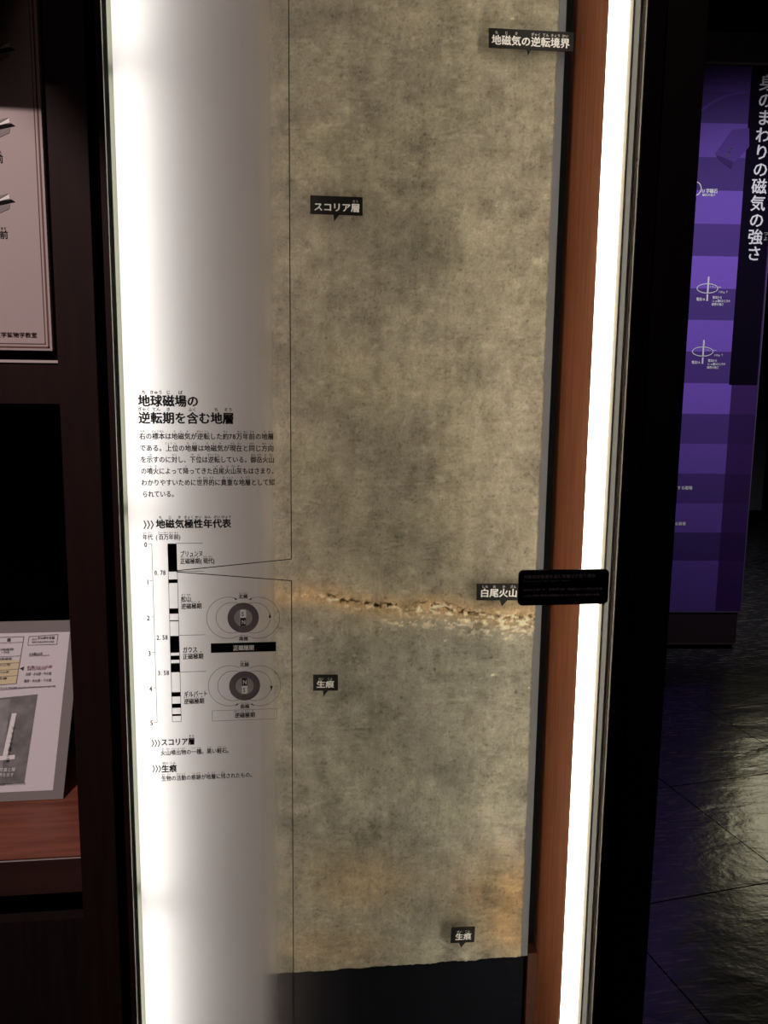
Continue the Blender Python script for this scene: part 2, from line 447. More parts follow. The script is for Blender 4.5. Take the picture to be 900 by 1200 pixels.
g = MB()
def vline(mb, x, z0, z1, w=.0007): mb.add([(x - w / 2, YT, z0), (x + w / 2, YT, z0), (x + w / 2, YT, z1), (x - w / 2, YT, z1)], [(0, 1, 2, 3)])
def hline(mb, x0, x1, z, w=.0007): mb.add([(x0, YT, z - w / 2), (x1, YT, z - w / 2), (x1, YT, z + w / 2), (x0, YT, z + w / 2)], [(0, 1, 2, 3)])
vline(g, xax, zz(846), zz(637))
for i, v in enumerate((637, 680, 722.5, 764, 805.5, 846)): hline(g, xax - .0045, xax, zz(v))
for v, l in ((636.8, .036), (669.8, .037), (744.8, .037), (787.8, .037)): hline(g, xb1, xb1 + l, zz(v))
vline(g, xb0, zz(846), zz(670)); vline(g, xb1, zz(846), zz(670)); hline(g, xb0, xb1, zz(846))
g.build('scale_lines', MT['hair'], case)
bar = MB()
for a, b in ((637, 670), (679, 683.3), (713, 719.3), (727, 728.2), (745.3, 765), (768.4, 773.4), (777.3, 788), (811.3, 816.5), (824.8, 829.8), (837, 839.3)):
    bar.add([(xb0, YT, zz(b)), (xb1, YT, zz(b)), (xb1, YT, zz(a)), (xb0, YT, zz(a))], [(0, 1, 2, 3)])
bar.build('polarity_bar', MT['ink'], case)
for s, u, v in (('0', 169, 638), ('1', 171.5, 682), ('2', 172, 724), ('3', 173.5, 765.5), ('4', 175, 807), ('5', 176, 847)):
    wr(s, u, u + 3.9, v, 8.2, .035, name='scale_number')
for s, u, v in (('0.78', 181, 671), ('2.58', 183.5, 747), ('3.58', 185, 788.5)): wr(s, u, u + 13.5, v, 7.6, .035, name='scale_number')
for s, u, u1, v in (('ブリュンヌ', 211, 238, 649), ('[正|せい][磁|じ][極|きょく][期|き]([現|げん][代|だい])', 211, 253, 657.7),
                    ('[松|まつ][山|やま]', 212, 224, 702), ('[逆|ぎゃく][磁|じ][極|きょく][期|き]', 212, 236.5, 710.5),
                    ('ガウス', 214, 231.5, 761.5), ('[正|せい][磁|じ][極|きょく][期|き]', 214, 238.5, 769.5),
                    ('ギルバート', 215.5, 243.5, 813.5), ('[逆|ぎゃく][磁|じ][極|きょく][期|き]', 215.5, 239.5, 822)):
    wr(s, u, u1, v, 7.0, .035, name='epoch_lettering')
gl = MB()
xv = pt(341.5, 668).x
vline(gl, xv, zz(655.2, 341), TOP - .03, .0013); vline(gl, xv, .12, zz(680.5, 341), .0013)
line(gl, (206.8, 668.8), (341.5, 655.2), 1.1); line(gl, (206.8, 670.2), (341.5, 680.5), 1.1)
gl.build('guide_line', MT['ink'], case)


def disc(u, v, r, n=40, dy=0):
    c = pt(u, v); R = r * .00117
    return [Vector((c.x + R * math.cos(2 * math.pi * i / n), YT - dy, c.z + R * math.sin(2 * math.pi * i / n))) for i in range(n)]


def globe(cu, cv, up):
    d1 = MB(); a = disc(cu, cv, 19); b = disc(cu, cv, 11)
    d1.add(a + b, [(i, (i + 1) % 40, (i + 1) % 40 + 40, i + 40) for i in range(40)]); d1.build('globe_ring', MT['tone_dark'], case)
    c = pt(cu, cv); R1 = 11 * .00117; mw = 3.4 * .00117; mh = 10.3 * .00117
    raster(c.x - R1, c.x + R1, c.z - R1, c.z + R1, lambda x, z: ((x - c.x) ** 2 + (z - c.z) ** 2 < R1 * R1) & ~((abs(x - c.x) < mw) & (abs(z - c.z) < mh)), 'globe_core', MT['tone_mid'])
    n0, n1 = (c.z - mh, c.z) if up else (c.z, c.z + mh); lw = .0050
    ins = in_letters('N', c.x - lw / 2, (n0 + n1) / 2, lw * 1.42, .0088, .02)
    raster(c.x - mw, c.x + mw, n0, n1, lambda x, z: ~ins(x, z), 'magnet_north', MT['ink'])
    zs = (c.z + mh / 2) if up else (c.z - mh / 2)
    write('S', Vector((c.x - lw / 2, YT, zs)), X, Z, lw * 1.5, .0088, case, MT['ink'], bold=.03, name='pole_letter')
    # field lines
    fl = MB()
    for sgn in (-1, 1):
        for dx, r, a0 in ((17.5, 26, 62), (13, 19.3, 30)):
            n = 44; w = .0003; c = pt(cu + sgn * dx, cv); R = r * .00117; pa = []
            for i in range(n + 1):
                a = math.radians(a0 + (360 - 2 * a0) * i / n)
                pa.append((math.cos(a) * -sgn, math.sin(a)))
            vs = [(c.x + x * (R + w), YT, c.z + y * (R + w)) for x, y in pa] + [(c.x + x * (R - w), YT, c.z + y * (R - w)) for x, y in pa]
            fl.add(vs, [(i, i + 1, i + n + 2, i + n + 1) for i in range(n)])
    fl.build('field_lines', MT['hair'], case)
    ar = MB(); s = 1 if up else -1
    for sg in (-1, 1):
        u, v = cu + sg * 9.2, cv - s * 22
        ar.poly([pt(u + sg * 1.8, v - s * 1.5), pt(u - sg * 1.6, v - s * .2), pt(u - sg * .6, v + s * 1.8)])
    cx_ = cu + 31.3
    ar.poly([pt(cx_ - 1.7, cv), pt(cx_ + 1.7, cv), pt(cx_, cv - s * 6)])
    ar.build('compass_needle', MT['ink'], case)
    an = MB(); an.poly([pt(cx_ - 1.4, cv), pt(cx_ + 1.4, cv), pt(cx_, cv + s * 4.5)]); an.build('compass_tail', MT['white_tr'], case)


def raster(x0, x1, z0, z1, keep, name, m_, h=.0003, y=YT):
    """fine print: horizontal runs of cells where keep(x, z) holds, so the lit film shows through the rest"""
    nx = max(2, int((x1 - x0) / h)); nz = max(2, int((z1 - z0) / h)); dx = (x1 - x0) / nx; dz = (z1 - z0) / nz
    gx_, gz_ = np.meshgrid(x0 + (np.arange(nx) + .5) * dx, z0 + (np.arange(nz) + .5) * dz); K = keep(gx_, gz_); mb = MB()
    for j in range(nz):
        row = np.concatenate([[0], K[j].astype(int), [0]]); df = np.diff(row)
        for a_, b_ in zip(np.where(df == 1)[0], np.where(df == -1)[0]):
            xa_, xb_, za, zb = x0 + a_ * dx, x0 + b_ * dx, z0 + j * dz, z0 + (j + 1) * dz
            mb.add([(xa_, y, za), (xb_, y, za), (xb_, y, zb), (xa_, y, zb)], [(0, 1, 2, 3)])
    return mb.build(name, m_, case)


def in_letters(text, x0, zmid, w, em, bold):
    T = []; pitch = w / len(text)
    for i, ch in enumerate(text):
        vs, fs = glyphs(ch, bold)
        for f in fs: T.append([(x0 + (i + vs[k][0]) * pitch, zmid + (vs[k][1] - .38) * em) for k in f])
    def inside(gx_, gz_):
        r_ = np.zeros(gx_.shape, bool)
        for t3 in T:
            for k in range(1, len(t3) - 1):
                (ax, az), (bx, bz), (cx_, cz_) = t3[0], t3[k], t3[k + 1]
                d1 = (gx_ - bx) * (az - bz) - (ax - bx) * (gz_ - bz); d2 = (gx_ - cx_) * (bz - cz_) - (bx - cx_) * (gz_ - cz_); d3 = (gx_ - ax) * (cz_ - az) - (cx_ - ax) * (gz_ - az)
                r_ |= ~(((d1 < 0) | (d2 < 0) | (d3 < 0)) & ((d1 > 0) | (d2 > 0) | (d3 > 0)))
        return r_
    return inside


def knocked_bar(u0, u1, v0, v1, s, us, ue, em):
    a = pt(u0, v0); b = pt(u1, v1); A_ = pt(us, v0).x; w = pt(ue, v0).x - A_
    ins = in_letters(s, A_, (a.z + b.z) / 2 - .0006, w, em * .00125, .03)
    raster(a.x, b.x, b.z, a.z, lambda x, z: ~ins(x, z), 'caption_bar', MT['ink'], h=.00028)


def tint(name, c):
    m = bpy.data.materials.new(name); m.use_nodes = True; nt = m.node_tree; nt.nodes.clear()
    o_ = nt.nodes.new('ShaderNodeOutputMaterial'); t_ = nt.nodes.new('ShaderNodeBsdfTransparent'); t_.inputs[0].default_value = (*c, 1)
    nt.links.new(t_.outputs[0], o_.inputs[0]); return m


MT['tone_dark'] = tint('dark half tone ink', (.17, .15, .165)); MT['tone_mid'] = tint('mid half tone ink', (.42, .40, .41))
MT['white_tr'] = tint('clear ink', (.95, .95, .95))
globe(285, 724, True); globe(286.7, 803.7, False)
for s, u, v in (('[北|ほっ][極|きょく]', 279.5, 699), ('[南|なん][極|きょく]', 280, 748.5), ('[北|ほっ][極|きょく]', 281, 779), ('[南|なん][極|きょく]', 281.5, 828)):
    wr(s, u, u + 11, v, 5.6, .035, name='pole_lettering')
knocked_bar(247, 323.5, 754, 763.2, '正磁極期', 273, 298, 6.6)
ob = MB(); q0, q1 = pt(248.5, 833), pt(324.5, 842.3)
vline(ob, q0.x, q1.z, q0.z, .0005); vline(ob, q1.x, q1.z, q0.z, .0005); hline(ob, q0.x, q1.x, q0.z, .0005); hline(ob, q0.x, q1.x, q1.z, .0005)
ob.build('caption_outline', MT['hair'], case)
wr('[逆|ぎゃく][磁|じ][極|きょく][期|き]', 275, 299, 838.3, 6.6, .035)

# ---- fluorescent tubes
for k_, lab in enumerate(("lowest of four warm tubes behind the white film's left edge", "second warm tube from the bottom behind the white film's left edge",
                          "third warm tube from the bottom behind the white film's left edge", "topmost of four warm tubes behind the white film's left edge")):
    zt = .14 + k_ * .588; L = .583
    t = thing('fluorescent_tube', lab, 'lamp', (XL + .028, .045, zt), 'warm tubes glowing behind the white film')
    MB().tubez(XL + .028, .045, zt + .004, zt + L - .004, .013).build('glow_tube', MT['tube_l'], t, smooth=True)
    for z0 in (zt, zt + L - .004): MB().tubez(XL + .028, .045, z0, z0 + .004, .0135).build('end_cap', MT['cap'], t, smooth=True)
tx = P(727.0, 0, .050).x
t = thing('fluorescent_tube', 'long bare warm white fluorescent tube running down the right side inside the showcase', 'lamp', (tx, .05, .13))
MB().tubez(tx, .05, .14, 2.58, .0152, 28).build('glow_tube', MT['tube'], t, smooth=True)
MB().tubez(tx, .05, .12, .14, .0163, 28).build('end_cap', MT['cap'], t, smooth=True)
MB().tubez(tx, .05, 2.58, 2.60, .0163, 28).build('end_cap', MT['cap'], t, smooth=True)

# ---- stratum
YS = .262
_R = np.random.RandomState(11); TAB = _R.rand(16, 256, 256)


def vn(x, y, k):
    x0 = np.floor(x).astype(int); y0 = np.floor(y).astype(int); fx = x - x0; fy = y - y0
    fx = fx * fx * (3 - 2 * fx); fy = fy * fy * (3 - 2 * fy); T = TAB[k % 16]
    a = T[x0 % 256, y0 % 256]; b = T[(x0 + 1) % 256, y0 % 256]; c = T[x0 % 256, (y0 + 1) % 256]; d = T[(x0 + 1) % 256, (y0 + 1) % 256]
    return a + (b - a) * fx + (c - a) * fy + (a - b - c + d) * fx * fy


def fbm(x, y, k, o=5):
    s = 0; a = .5; t = 0
    for i in range(o): s = s + a * vn(x * 2 ** i + 37 * i, y * 2 ** i + 91 * i, k + i); t += a; a *= .55
    return s / t


def sst(e0, e1, x): t = np.clip((x - e0) / (e1 - e0), 0, 1); return t * t * (3 - 2 * t)


xs0, xs1 = -.10, P(656, 0, YS).x; zs0, zs1 = P(480, 1130.5, YS).z, 2.58
NX, NZ = 430, 1150
gx, gz = np.meshgrid(np.linspace(xs0, xs1, NX), np.linspace(zs0, zs1, NZ))
# ragged bottom and right edges
kk = sst(.02, 0, gz - zs0); gz2 = gz + kk * (fbm(gx * 90, gx * 0 + 3, 2, 4) - .5) * .006
kk = sst(.012, 0, xs1 - gx); gx2 = gx + kk * (fbm(gz * 90, gz * 0 + 8, 5, 4) - .5) * .0022
q = np.stack([gx2 - CAM[0], np.full_like(gx2, YS - CAM[1]), gz2 - CAM[2]], -1)
cc = q @ np.stack([_r, _f, _u], 0)            # world axes -> camera axes
U = 450 + F * cc[..., 0] / cc[..., 2]; V = 600 + F * cc[..., 1] / cc[..., 2]
n1 = fbm(U / 70, V / 70, 0); n2 = fbm(U / 22, V / 22, 3); n3 = fbm(U / 7, V / 7, 6); nv = fbm(U / 9, V / 55, 9); nh = fbm(U / 50, V / 12, 4)
n4 = fbm(U / 2.6, V / 2.6, 8, 3)
tone = 1 + (n1 - .5) * .65 + (n2 - .5) * .75 + (n3 - .5) * .32 + (nv - .5) * .30 + (nh - .5) * .26 + (n4 - .5) * .14
tone -= sst(.60, .72, n3) * sst(.5, .62, n2) * .16
tone += sst(.60, .72, fbm(U / 11, V / 7, 5)) * .16
f1 = fbm(U / 14, V / 3.2, 11, 4); f2 = fbm(U / 3.2, V / 16, 2, 4); f3 = fbm(U / 4.5, V / 4.0, 13, 4); big = fbm(U / 45, V / 45, 15)
tone += (sst(.60, .70, f1) * .15 - sst(.62, .72, fbm(U / 10, V / 2.6, 1, 4)) * .17) * sst(.42, .60, big) + (sst(.62, .72, f2) * .12 - sst(.62, .74, f3) * .20) * sst(.6, .45, big)
tone -= sst(.72, .80, fbm(U / 2.4, V / 2.4, 7, 2)) * .28
C0 = np.array([.372, .342, .268]); C = C0 * np.ones(U.shape + (1,))
def blend(C, col, w): w = np.clip(w, 0, 1)[..., None]; return C * (1 - w) + np.array(col) * w
def blob(u, v, ru, rv): return np.exp(-(((U - u) / ru) ** 2 + ((V - v) / rv) ** 2))
C = blend(C, (.40, .37, .275), sst(.45, .6, fbm(U / 90, V / 90, 12)) * .6)
for u, v, a, b, s in ((360, 20, 60, 18, .35), (470, 290, 60, 45, .28), (430, 120, 40, 50, .15), (455, 540, 60, 70, .22), (460, 640, 70, 40, .22), (415, 245, 40, 60, .15),
                      (470, 860, 70, 50, .15), (445, 1000, 90, 40, .12), (500, 1060, 70, 30, .18), (345, 440, 25, 60, .1), (600, 60, 40, 60, .12), (420, 760, 60, 25, .15)):
    tone *= 1 - s * blob(u, v, a, b) * (.6 + .8 * n2)
for u, v, a, b, s in ((600, 480, 55, 160, .13), (410, 130, 18, 20, .14), (500, 590, 30, 30, .12), (585, 880, 40, 120, .15), (500, 410, 60, 8, .15), (470, 365, 30, 12, .12), (400, 940, 60, 25, .12),
                      (630, 305, 8, 6, .35), (405, 325, 6, 4, .3), (505, 526, 10, 5, .25), (482, 460, 16, 3, .25), (610, 360, 14, 4, .25), (515, 580, 14, 5, .22), (540, 250, 30, 20, .1)):
    tone *= 1 + s * blob(u, v, a, b) * (.3 + 1.2 * n3)
yel = .55 * blob(596, 1045, 40, 48) + .45 * blob(600, 1100, 30, 30) + .34 * blob(420, 1030, 70, 35) + .34 * blob(385, 1110, 70, 26) + .2 * blob(560, 1050, 40, 40)
C = blend(C, (.56, .35, .16), yel * (.55 + .9 * n2))
# the pale ash seam
bv = np.interp(U, [320, 360, 395, 430, 470, 520, 545, 580, 640], [699, 698, 702, 710, 712, 710, 716, 722, 727]) + (fbm(U / 12, V * 0, 7) - .5) * 9
dv = V - bv
halo = np.where(dv < 0, np.exp(-(dv / np.interp(U, [340, 450, 560, 630], [17, 15, 17, 24])) ** 2), np.exp(-(dv / 12) ** 2))
C = blend(C, (.58, .40, .21), halo * (.45 + .7 * n2))
tone += halo * .14
str_w = np.interp(U, [330, 350, 400, 480, 520, 560, 640], [.25, .35, .4, .65, .8, 1, 1])
pale = sst(.50, .60, fbm(U / 7, V / 4.2, 10, 4) + .16 * (str_w - .6)) * np.exp(-((dv - 4 * str_w) / np.interp(U, [340, 520, 560, 640], [4, 6, 8, 9])) ** 2) * str_w
pale2 = sst(.56, .64, fbm(U / 6, V / 3, 13, 3)) * np.exp(-((dv - 17) / 8) ** 2) * sst(430, 470, U) * .7
C = blend(C, (.92, .80, .58), (pale * 1.5 + pale2)); tone = tone * (1 - pale * .3) + pale * .45
crack = sst(.56, .64, fbm(U / 5.5, V / 2.4, 1, 3)) * np.exp(-((dv + 1.5) / 4.0) ** 2) * sst(355, 400, U) * np.interp(U, [400, 540, 560, 640], [1, 1, .45, .75])
C = blend(C, (.10, .062, .03), crack * 1.3)
spots = [(554, 741, 2.6, 2.4, 1), (391, 702, 6, 1.3, 1), (605, 734, 5, 2, .9), (543, 732, 9, 1.2, .8), (552, 729, 4, 1, .8), (620, 743, 3, .9, .7), (365, 747, 5, 1, .4), (388, 770, 5, .9, .3),
         (577, 790, 2.5, 1, .7), (619, 805, 1, 1, .8), (395, 776, 1.2, 1, .5), (521, 750, 1.6, 1.2, .6), (600, 23, 2.4, 1, .8), (455, 54, .8, .8, .8), (446, 736, 2, 1, .5), (430, 843, 8, 1.2, .3), (415, 768, 2, 1.5, .5)]
for u, v, a, b, s in spots: C = blend(C, (.80, .74, .58), s * sst(1.6, .6, ((U - u) / a) ** 2 + ((V - v) / b) ** 2))
curl = sst(.030, .012, np.abs(fbm(U / 4.5, V / 4.5, 14, 2) - .5)) * blob(397, 737, 12, 11)
C = blend(C, (.62, .58, .45), curl * .8)
def streak(u0, v0, u1, v1, w0, w1):
    L = math.hypot(u1 - u0, v1 - v0); t = ((U - u0) * (u1 - u0) + (V - v0) * (v1 - v0)) / L / L; d = np.abs((U - u0) * (v1 - v0) - (V - v0) * (u1 - u0)) / L
    return sst(1.2, .7, d / (w0 + (w1 - w0) * np.clip(t, 0, 1))) * (t > -.02) * (t < 1.02)
C = blend(C, (.50, .47, .38), streak(511, 1098, 548, 1122, .8, 4.2) * .75); C = blend(C, (.52, .47, .36), streak(461, 1065, 479, 1076, 1.2, 2.2) * .6)
C = blend(C, (.55, .50, .38), streak(387, 775, 406, 768, .6, .8) * .6)
for u, v, r in ((604, 810, 2.2), (550, 385, 1.6), (382, 396, 1.6), (583, 805, 1), (548, 514, 1), (497, 158, 1.4)): C = blend(C, (.16, .13, .09), .7 * sst(1.6, .5, ((U - u) ** 2 + (V - v) ** 2) / r ** 2))
low = sst(715, 760, V); C *= (1 - low[..., None] * np.array([.10, .05, .0]) * (1 - np.clip(yel, 0, 1))[..., None])
Ccol = np.clip(C * tone[..., None], .01, .95)
depth = (n1 - .5) * .003 + (n2 - .5) * .0032 + (n3 - .5) * .0013 + (n4 - .5) * .0005 + halo * (fbm(U / 9, V / 5, 2) - .5) * .009 - crack * .005 + pale * .003
depth += (nv - .5) * .0015 + streak(511, 1098, 548, 1122, .8, 4.2) * .0015
edge = np.minimum(sst(0, .004, gz - zs0), sst(0, .004, xs1 - gx)) * sst(0, .004, gx - xs0)
spec = thing('stratum_specimen', 'tall peeled slab of grey brown sediment with a pale ash seam, mounted on grey board', 'geological specimen', ((xs0 + xs1) / 2, YS, zs0))
bs = base_of(spec)
co = np.stack([gx2 - bs.x, YS - depth - .004 - bs.y + (1 - edge) * .006, gz2 - bs.z], -1).reshape(-1, 3)
ii = np.arange(NX * NZ).reshape(NZ, NX)
fa = np.stack([ii[:-1, :-1], ii[:-1, 1:], ii[1:, 1:], ii[1:, :-1]], -1).reshape(-1, 4)
rim = np.concatenate([ii[0, :], ii[1:, -1], ii[-1, -2::-1], ii[-2:0:-1, 0]])
bk = co[rim].copy(); bk[:, 1] = .008; nb = len(rim); base_i = len(co)
sk = np.stack([rim, base_i + np.arange(nb), base_i + (np.arange(nb) + 1) % nb, np.roll(rim, -1)], -1)
co = np.concatenate([co, bk]); fa = np.concatenate([fa, sk])
me = bpy.data.meshes.new('soil_surface'); me.vertices.add(len(co)); me.vertices.foreach_set('co', co.ravel())
me.loops.add(fa.size); me.loops.foreach_set('vertex_index', fa.ravel().astype(np.int32))
me.polygons.add(len(fa)); me.polygons.foreach_set('loop_start', np.arange(0, fa.size, 4, dtype=np.int32))
me.update(calc_edges=True); me.validate()
at = me.color_attributes.new('soil', 'FLOAT_COLOR', 'POINT')
cl = np.ones((len(co), 4)); cl[:NX * NZ, :3] = Ccol.reshape(-1, 3); cl[NX * NZ:, :3] = (.25, .22, .15)
at.data.foreach_set('color', cl.ravel().astype(np.float32)); me.materials.append(MT['soil']); me.shade_smooth()
o = bpy.data.objects.new('soil_surface', me); COL.objects.link(o); o.parent = spec
xg = P(664, 0, YS + .006).x
MB().box(xs0 - .008, xg, YS + .004, YS + .024, zs0 - .002, 2.58).build('mount_board', MT['board'], spec, bevel=.0008)
MB().box(xs0 - .008, xg - .006, YS + .009, YS + .024, .13, zs0 - .003).build('base_board', MT['base'], spec)

# ---- caption plates standing off the slab
YP = .238


def plate(label, TL, TR, BR, BL, ptr, text, tu0, tu1, tv, em, y=YP):
    c = [P(*q_, y) for q_ in (TL, TR, BR, BL)]
    t = thing('caption_plate', label, 'label', ((c[2] + c[3]) / 2)[:], 'black caption plates pinned in front of the slab')
    p = [P(*q_, y) for q_ in ptr]
    d = (c[2] - c[3]); pr = [c[3] + d * ((q_.x - c[3].x) / d.x) for q_ in (p[0], p[2])]; tip = p[1]
    out = [c[0], c[3], pr[0], tip, pr[1], c[2], c[1]]
    MB().prism(out, (0, .003, 0)).build('plate', MT['plate'], t, bevel=.0003)
    pin = MB(); m_ = (c[0] + c[2]) / 2; pin.tubey(m_.x - .004, m_.z, y + .003, YS - .003, .0016); pin.build('standoff_pin', MT['pin'], t)
    ex = (c[2] - c[3]).normalized(); a = P(tu0, tv, y - .0006); b = P(tu1, tv, y - .0006)
    ey = Vector((-ex.z, 0, ex.x))
    emh = P(tu0, tv - em / 2, y).z - P(tu0, tv + em / 2, y).z
    write(text, a, ex, ey, (b - a).x, emh, t, MT['white'], MT['ruby_white'], bold=.032)
    return t


plate('wide caption plate reading 地磁気の逆転境界 at the top right, overlapping the slab edge', (573, 32.5), (673, 37.8), (672, 60.3), (573, 55.3), [(618, 58), (619, 64.5), (623, 58)],
      '[地|ち][磁|じ][気|き]の[逆|ぎゃく][転|てん][境|きょう][界|かい]', 576, 668, 46.3, 12.3)
plate('caption plate reading スコリア層 on the upper left of the slab', (363.5, 228.7), (425, 231), (425, 252.6), (363.5, 250.6), [(390.8, 252), (391.5, 259.5), (397.5, 252)],
      'スコリア[層|そう]', 367.5, 422, 242, 10.8)
plate('caption plate reading 白尾火山灰 above the pale ash seam, partly behind the black sign', (559, 684.3), (626, 684), (626, 703.6), (558.6, 703.6), [(586, 703), (588.3, 710.5), (594.5, 703)],
      '[白|しら][尾|お][火|か][山|ざん][灰|ばい]', 562.5, 617.5, 694.8, 10.6)
plate('small caption plate reading 生痕 on the left below the ash seam', (367, 791), (396, 791), (396, 809.3), (367, 809.5), [(378.5, 809), (379, 816.5), (384.5, 809)],
      '[生|せい][痕|こん]', 370.8, 391.8, 801.8, 9.0)
plate('small caption plate reading 生痕 near the bottom right of the slab', (529.3, 1087.8), (556.8, 1086.6), (555.8, 1104.2), (528, 1105.4), [(538, 1104), (540.3, 1110.5), (545.5, 1104)],
      '[生|せい][痕|こん]', 533.5, 552.5, 1097.8, 8.4)

# ---- black sign stuck on the front of the pane
YK = -.0102
a, b = P(608.5, 668, YK), P(712, 708.5, YK); r = .007
zt_, zb_ = P(650, 668, YK).z, P(650, 709, YK).z
t = thing('black_sign', 'small black rounded sign with faint grey text, stuck on the glass across the right tube', 'sign', ((a.x + b.x) / 2, YK, zb_))
pts = []
for cx_, cz_, a0 in ((b.x - r, zt_ - r, 0), (a.x + r, zt_ - r, 90), (a.x + r, zb_ + r, 180), (b.x - r, zb_ + r, 270)):
    for k in range(7):
        an = math.radians(a0 + 15 * k); pts.append((cx_ + r * math.cos(an), YK, cz_ + r * math.sin(an)))
MB().prism(pts, (0, .004, 0)).build('plate', MT['sign'], t)
for s, u0, u1, v, e in (('地磁気逆転期を含む地層はぎ取り標本', 613.5, 698, 676, 5.2), ('Peeled stratum with magnetic reversal', 613, 668, 681.3, 2.6),
                        ('岐阜県中津川市・更新世中期・御嶽火山の白尾火山灰層', 613, 706, 691.3, 3.4), ('このはぎ取り標本は地磁気の向きが入れ替わる境界の地層', 613, 702, 698.3, 3.4)):
    A = P(u0, v, YK - .0004); B = P(u1, v, YK - .0004)
    if s.isascii():
        vs, fs = glyphs(s, 0); wmax = max(q_[0] for q_ in vs); w = (B.x - A.x) / wmax
        MB().add([A + X * (x * w) + Z * ((y - .3) * e * .00118) for x, y in vs], fs).build('lettering', MT['sign_text'], t)
    else: write(s, A, X, Z, B.x - A.x, e * .00118, t, MT['sign_text'], bold=.008)

# ================================================================== LEFT: NEIGHBOURING SHOWCASE
cab = thing('wooden_cabinet', 'dark wood display cabinet at the left with an open niche and reddish shelf', 'cabinet', (-.75, .2, 0))
x0c, x1c, XF = P(48, 0, -.012).x, P(97, 0, -.012).x, -1.30
MB().box(x0c, x1c, -.012, .40, 0, TOP).build('cabinet_post', MT['frame'], cab, bevel=.001)
MB().box(x1c, xa - .0005, .03, .33, 0, TOP).build('shadow_gap_filler', MT['black'], cab)
zap1, zap0 = P(30, 425, -.004).z, P(30, 473, -.004).z
zsh = P(60, 1004.5, -.004).z; zfr = P(60, 1046, -.004).z; zgap = P(60, 1079, -.004).z
MB().box(XF, x0c, -.004, .03, zap0, zap1).build('apron', MT['frame'], cab)
MB().box(XF, x0c, -.006, -.002, zap1, zap1 + .0035).build('edge_strip', MT['silver'], cab)
MB().box(XF, x0c, .031, .40, zap0 + .02, zap1).build('niche_top', MT['black'], cab)
MB().box(XF, x0c, .03, .05, zap1, TOP).build('upper_panel', MT['frame'], cab)
MB().box(XF, x0c, .36, .40, 0, zap0 + .02).build('back_panel', MT['black'], cab)
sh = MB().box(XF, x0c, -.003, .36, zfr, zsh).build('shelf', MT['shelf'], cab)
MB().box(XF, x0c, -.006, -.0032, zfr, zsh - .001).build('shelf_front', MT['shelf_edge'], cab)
MB().box(XF, x0c, -.0066, -.0061, zsh - .0026, zsh - .001).build('edge_highlight', MT['silver'], cab)  # pale strip painting the highlight along the shelf's front edge
MB().box(XF, x0c, -.002, .02, 0, zgap).build('lower_panel', MT['frame_black'], cab)
MB().box(XF, x0c, .03, .05, zgap - .1, zfr).build('recess', MT['black'], cab)
MB().box(XF - .04, XF, -.012, .40, 0, TOP).build('cabinet_post', MT['frame'], cab)
MB().box(XF, x0c, .05, .40, TOP - .02, TOP).build('top_panel', MT['frame'], cab)
MB().box(XF, x0c, -.25, -.012, 2.055, 2.09).build('unseen_shade_canopy', MT['frame'], cab)  # unseen board added to cast the shade over the poster's top

# ---- poster
YQ = .018
pz0 = P(40, 411, YQ).z; pz1 = P(40, 411, YQ).z + .82; px1 = P(61.5, 408, YQ).x; px0 = px1 - .62
t = thing('framed_poster', 'pinkish grey poster with double brown border above the niche, its top in shade', 'poster', ((px0 + px1) / 2, YQ, pz0))
MB().box(px0, px1, YQ, .029, pz0, pz1).build('sheet', MT['poster'], t, bevel=.0008)
bd = MB()
def ring(mb, d, w):
    A, B, C_, D_ = px0 + d, px1 - d, pz0 + d, pz1 - d; y = YQ - .0004
    for q_ in ((A, B, C_, C_ + w), (A, B, D_ - w, D_), (A, A + w, C_, D_), (B - w, B, C_, D_)):
        mb.add([(q_[0], y, q_[2]), (q_[1], y, q_[2]), (q_[1], y, q_[3]), (q_[0], y, q_[3])], [(0, 1, 2, 3)])
ring(bd, .0035, .0022); ring(bd, .0085, .0011); bd.build('border', MT['poster_brown'], t)
def pq(u, v): return P(u, v, YQ - .0005)
k = pq(43.5, 392.8); write('岐阜大学教育学部地質学鉱物学教室', k - X * (16 * .0078), X, Z, 16 * .0078, .0076, t, MT['poster_brown'], bold=.01)
for u, v in ((9.5, 275), (3.8, 186)):
    k = pq(u, v); write('年[前|まえ]', k - X * .022, X, Z, .022, .0115, t, MT['ink'], bold=.01)
gp_ = MT.setdefault('poster_grey', mat('grey print on poster', (.27, .24, .24), .7))
for dv_ in (0, -89, -178):
    for c_, m_, n_ in (([(-30, 240), (0, 240.5), (18, 236.5), (13, 233.5), (0, 235.5), (-30, 238)], MT['ink'], 'needle_picture'),
                       ([(-3, 235), (10.5, 227.5), (11.5, 232.5), (0, 235.5)], MT['white'], 'needle_highlight'),
                       ([(-30, 232), (0, 229), (10.5, 226.5), (-3, 234.5), (-30, 237)], gp_, 'needle_top'),
                       ([(-30, 241), (0, 241.5), (11.5, 239), (11, 244.5), (0, 249.5), (-30, 254)], gp_, 'needle_shade')):
        MB().poly([pq(u, v + dv_) for u, v in c_][::-1]).build(n_, m_, t)

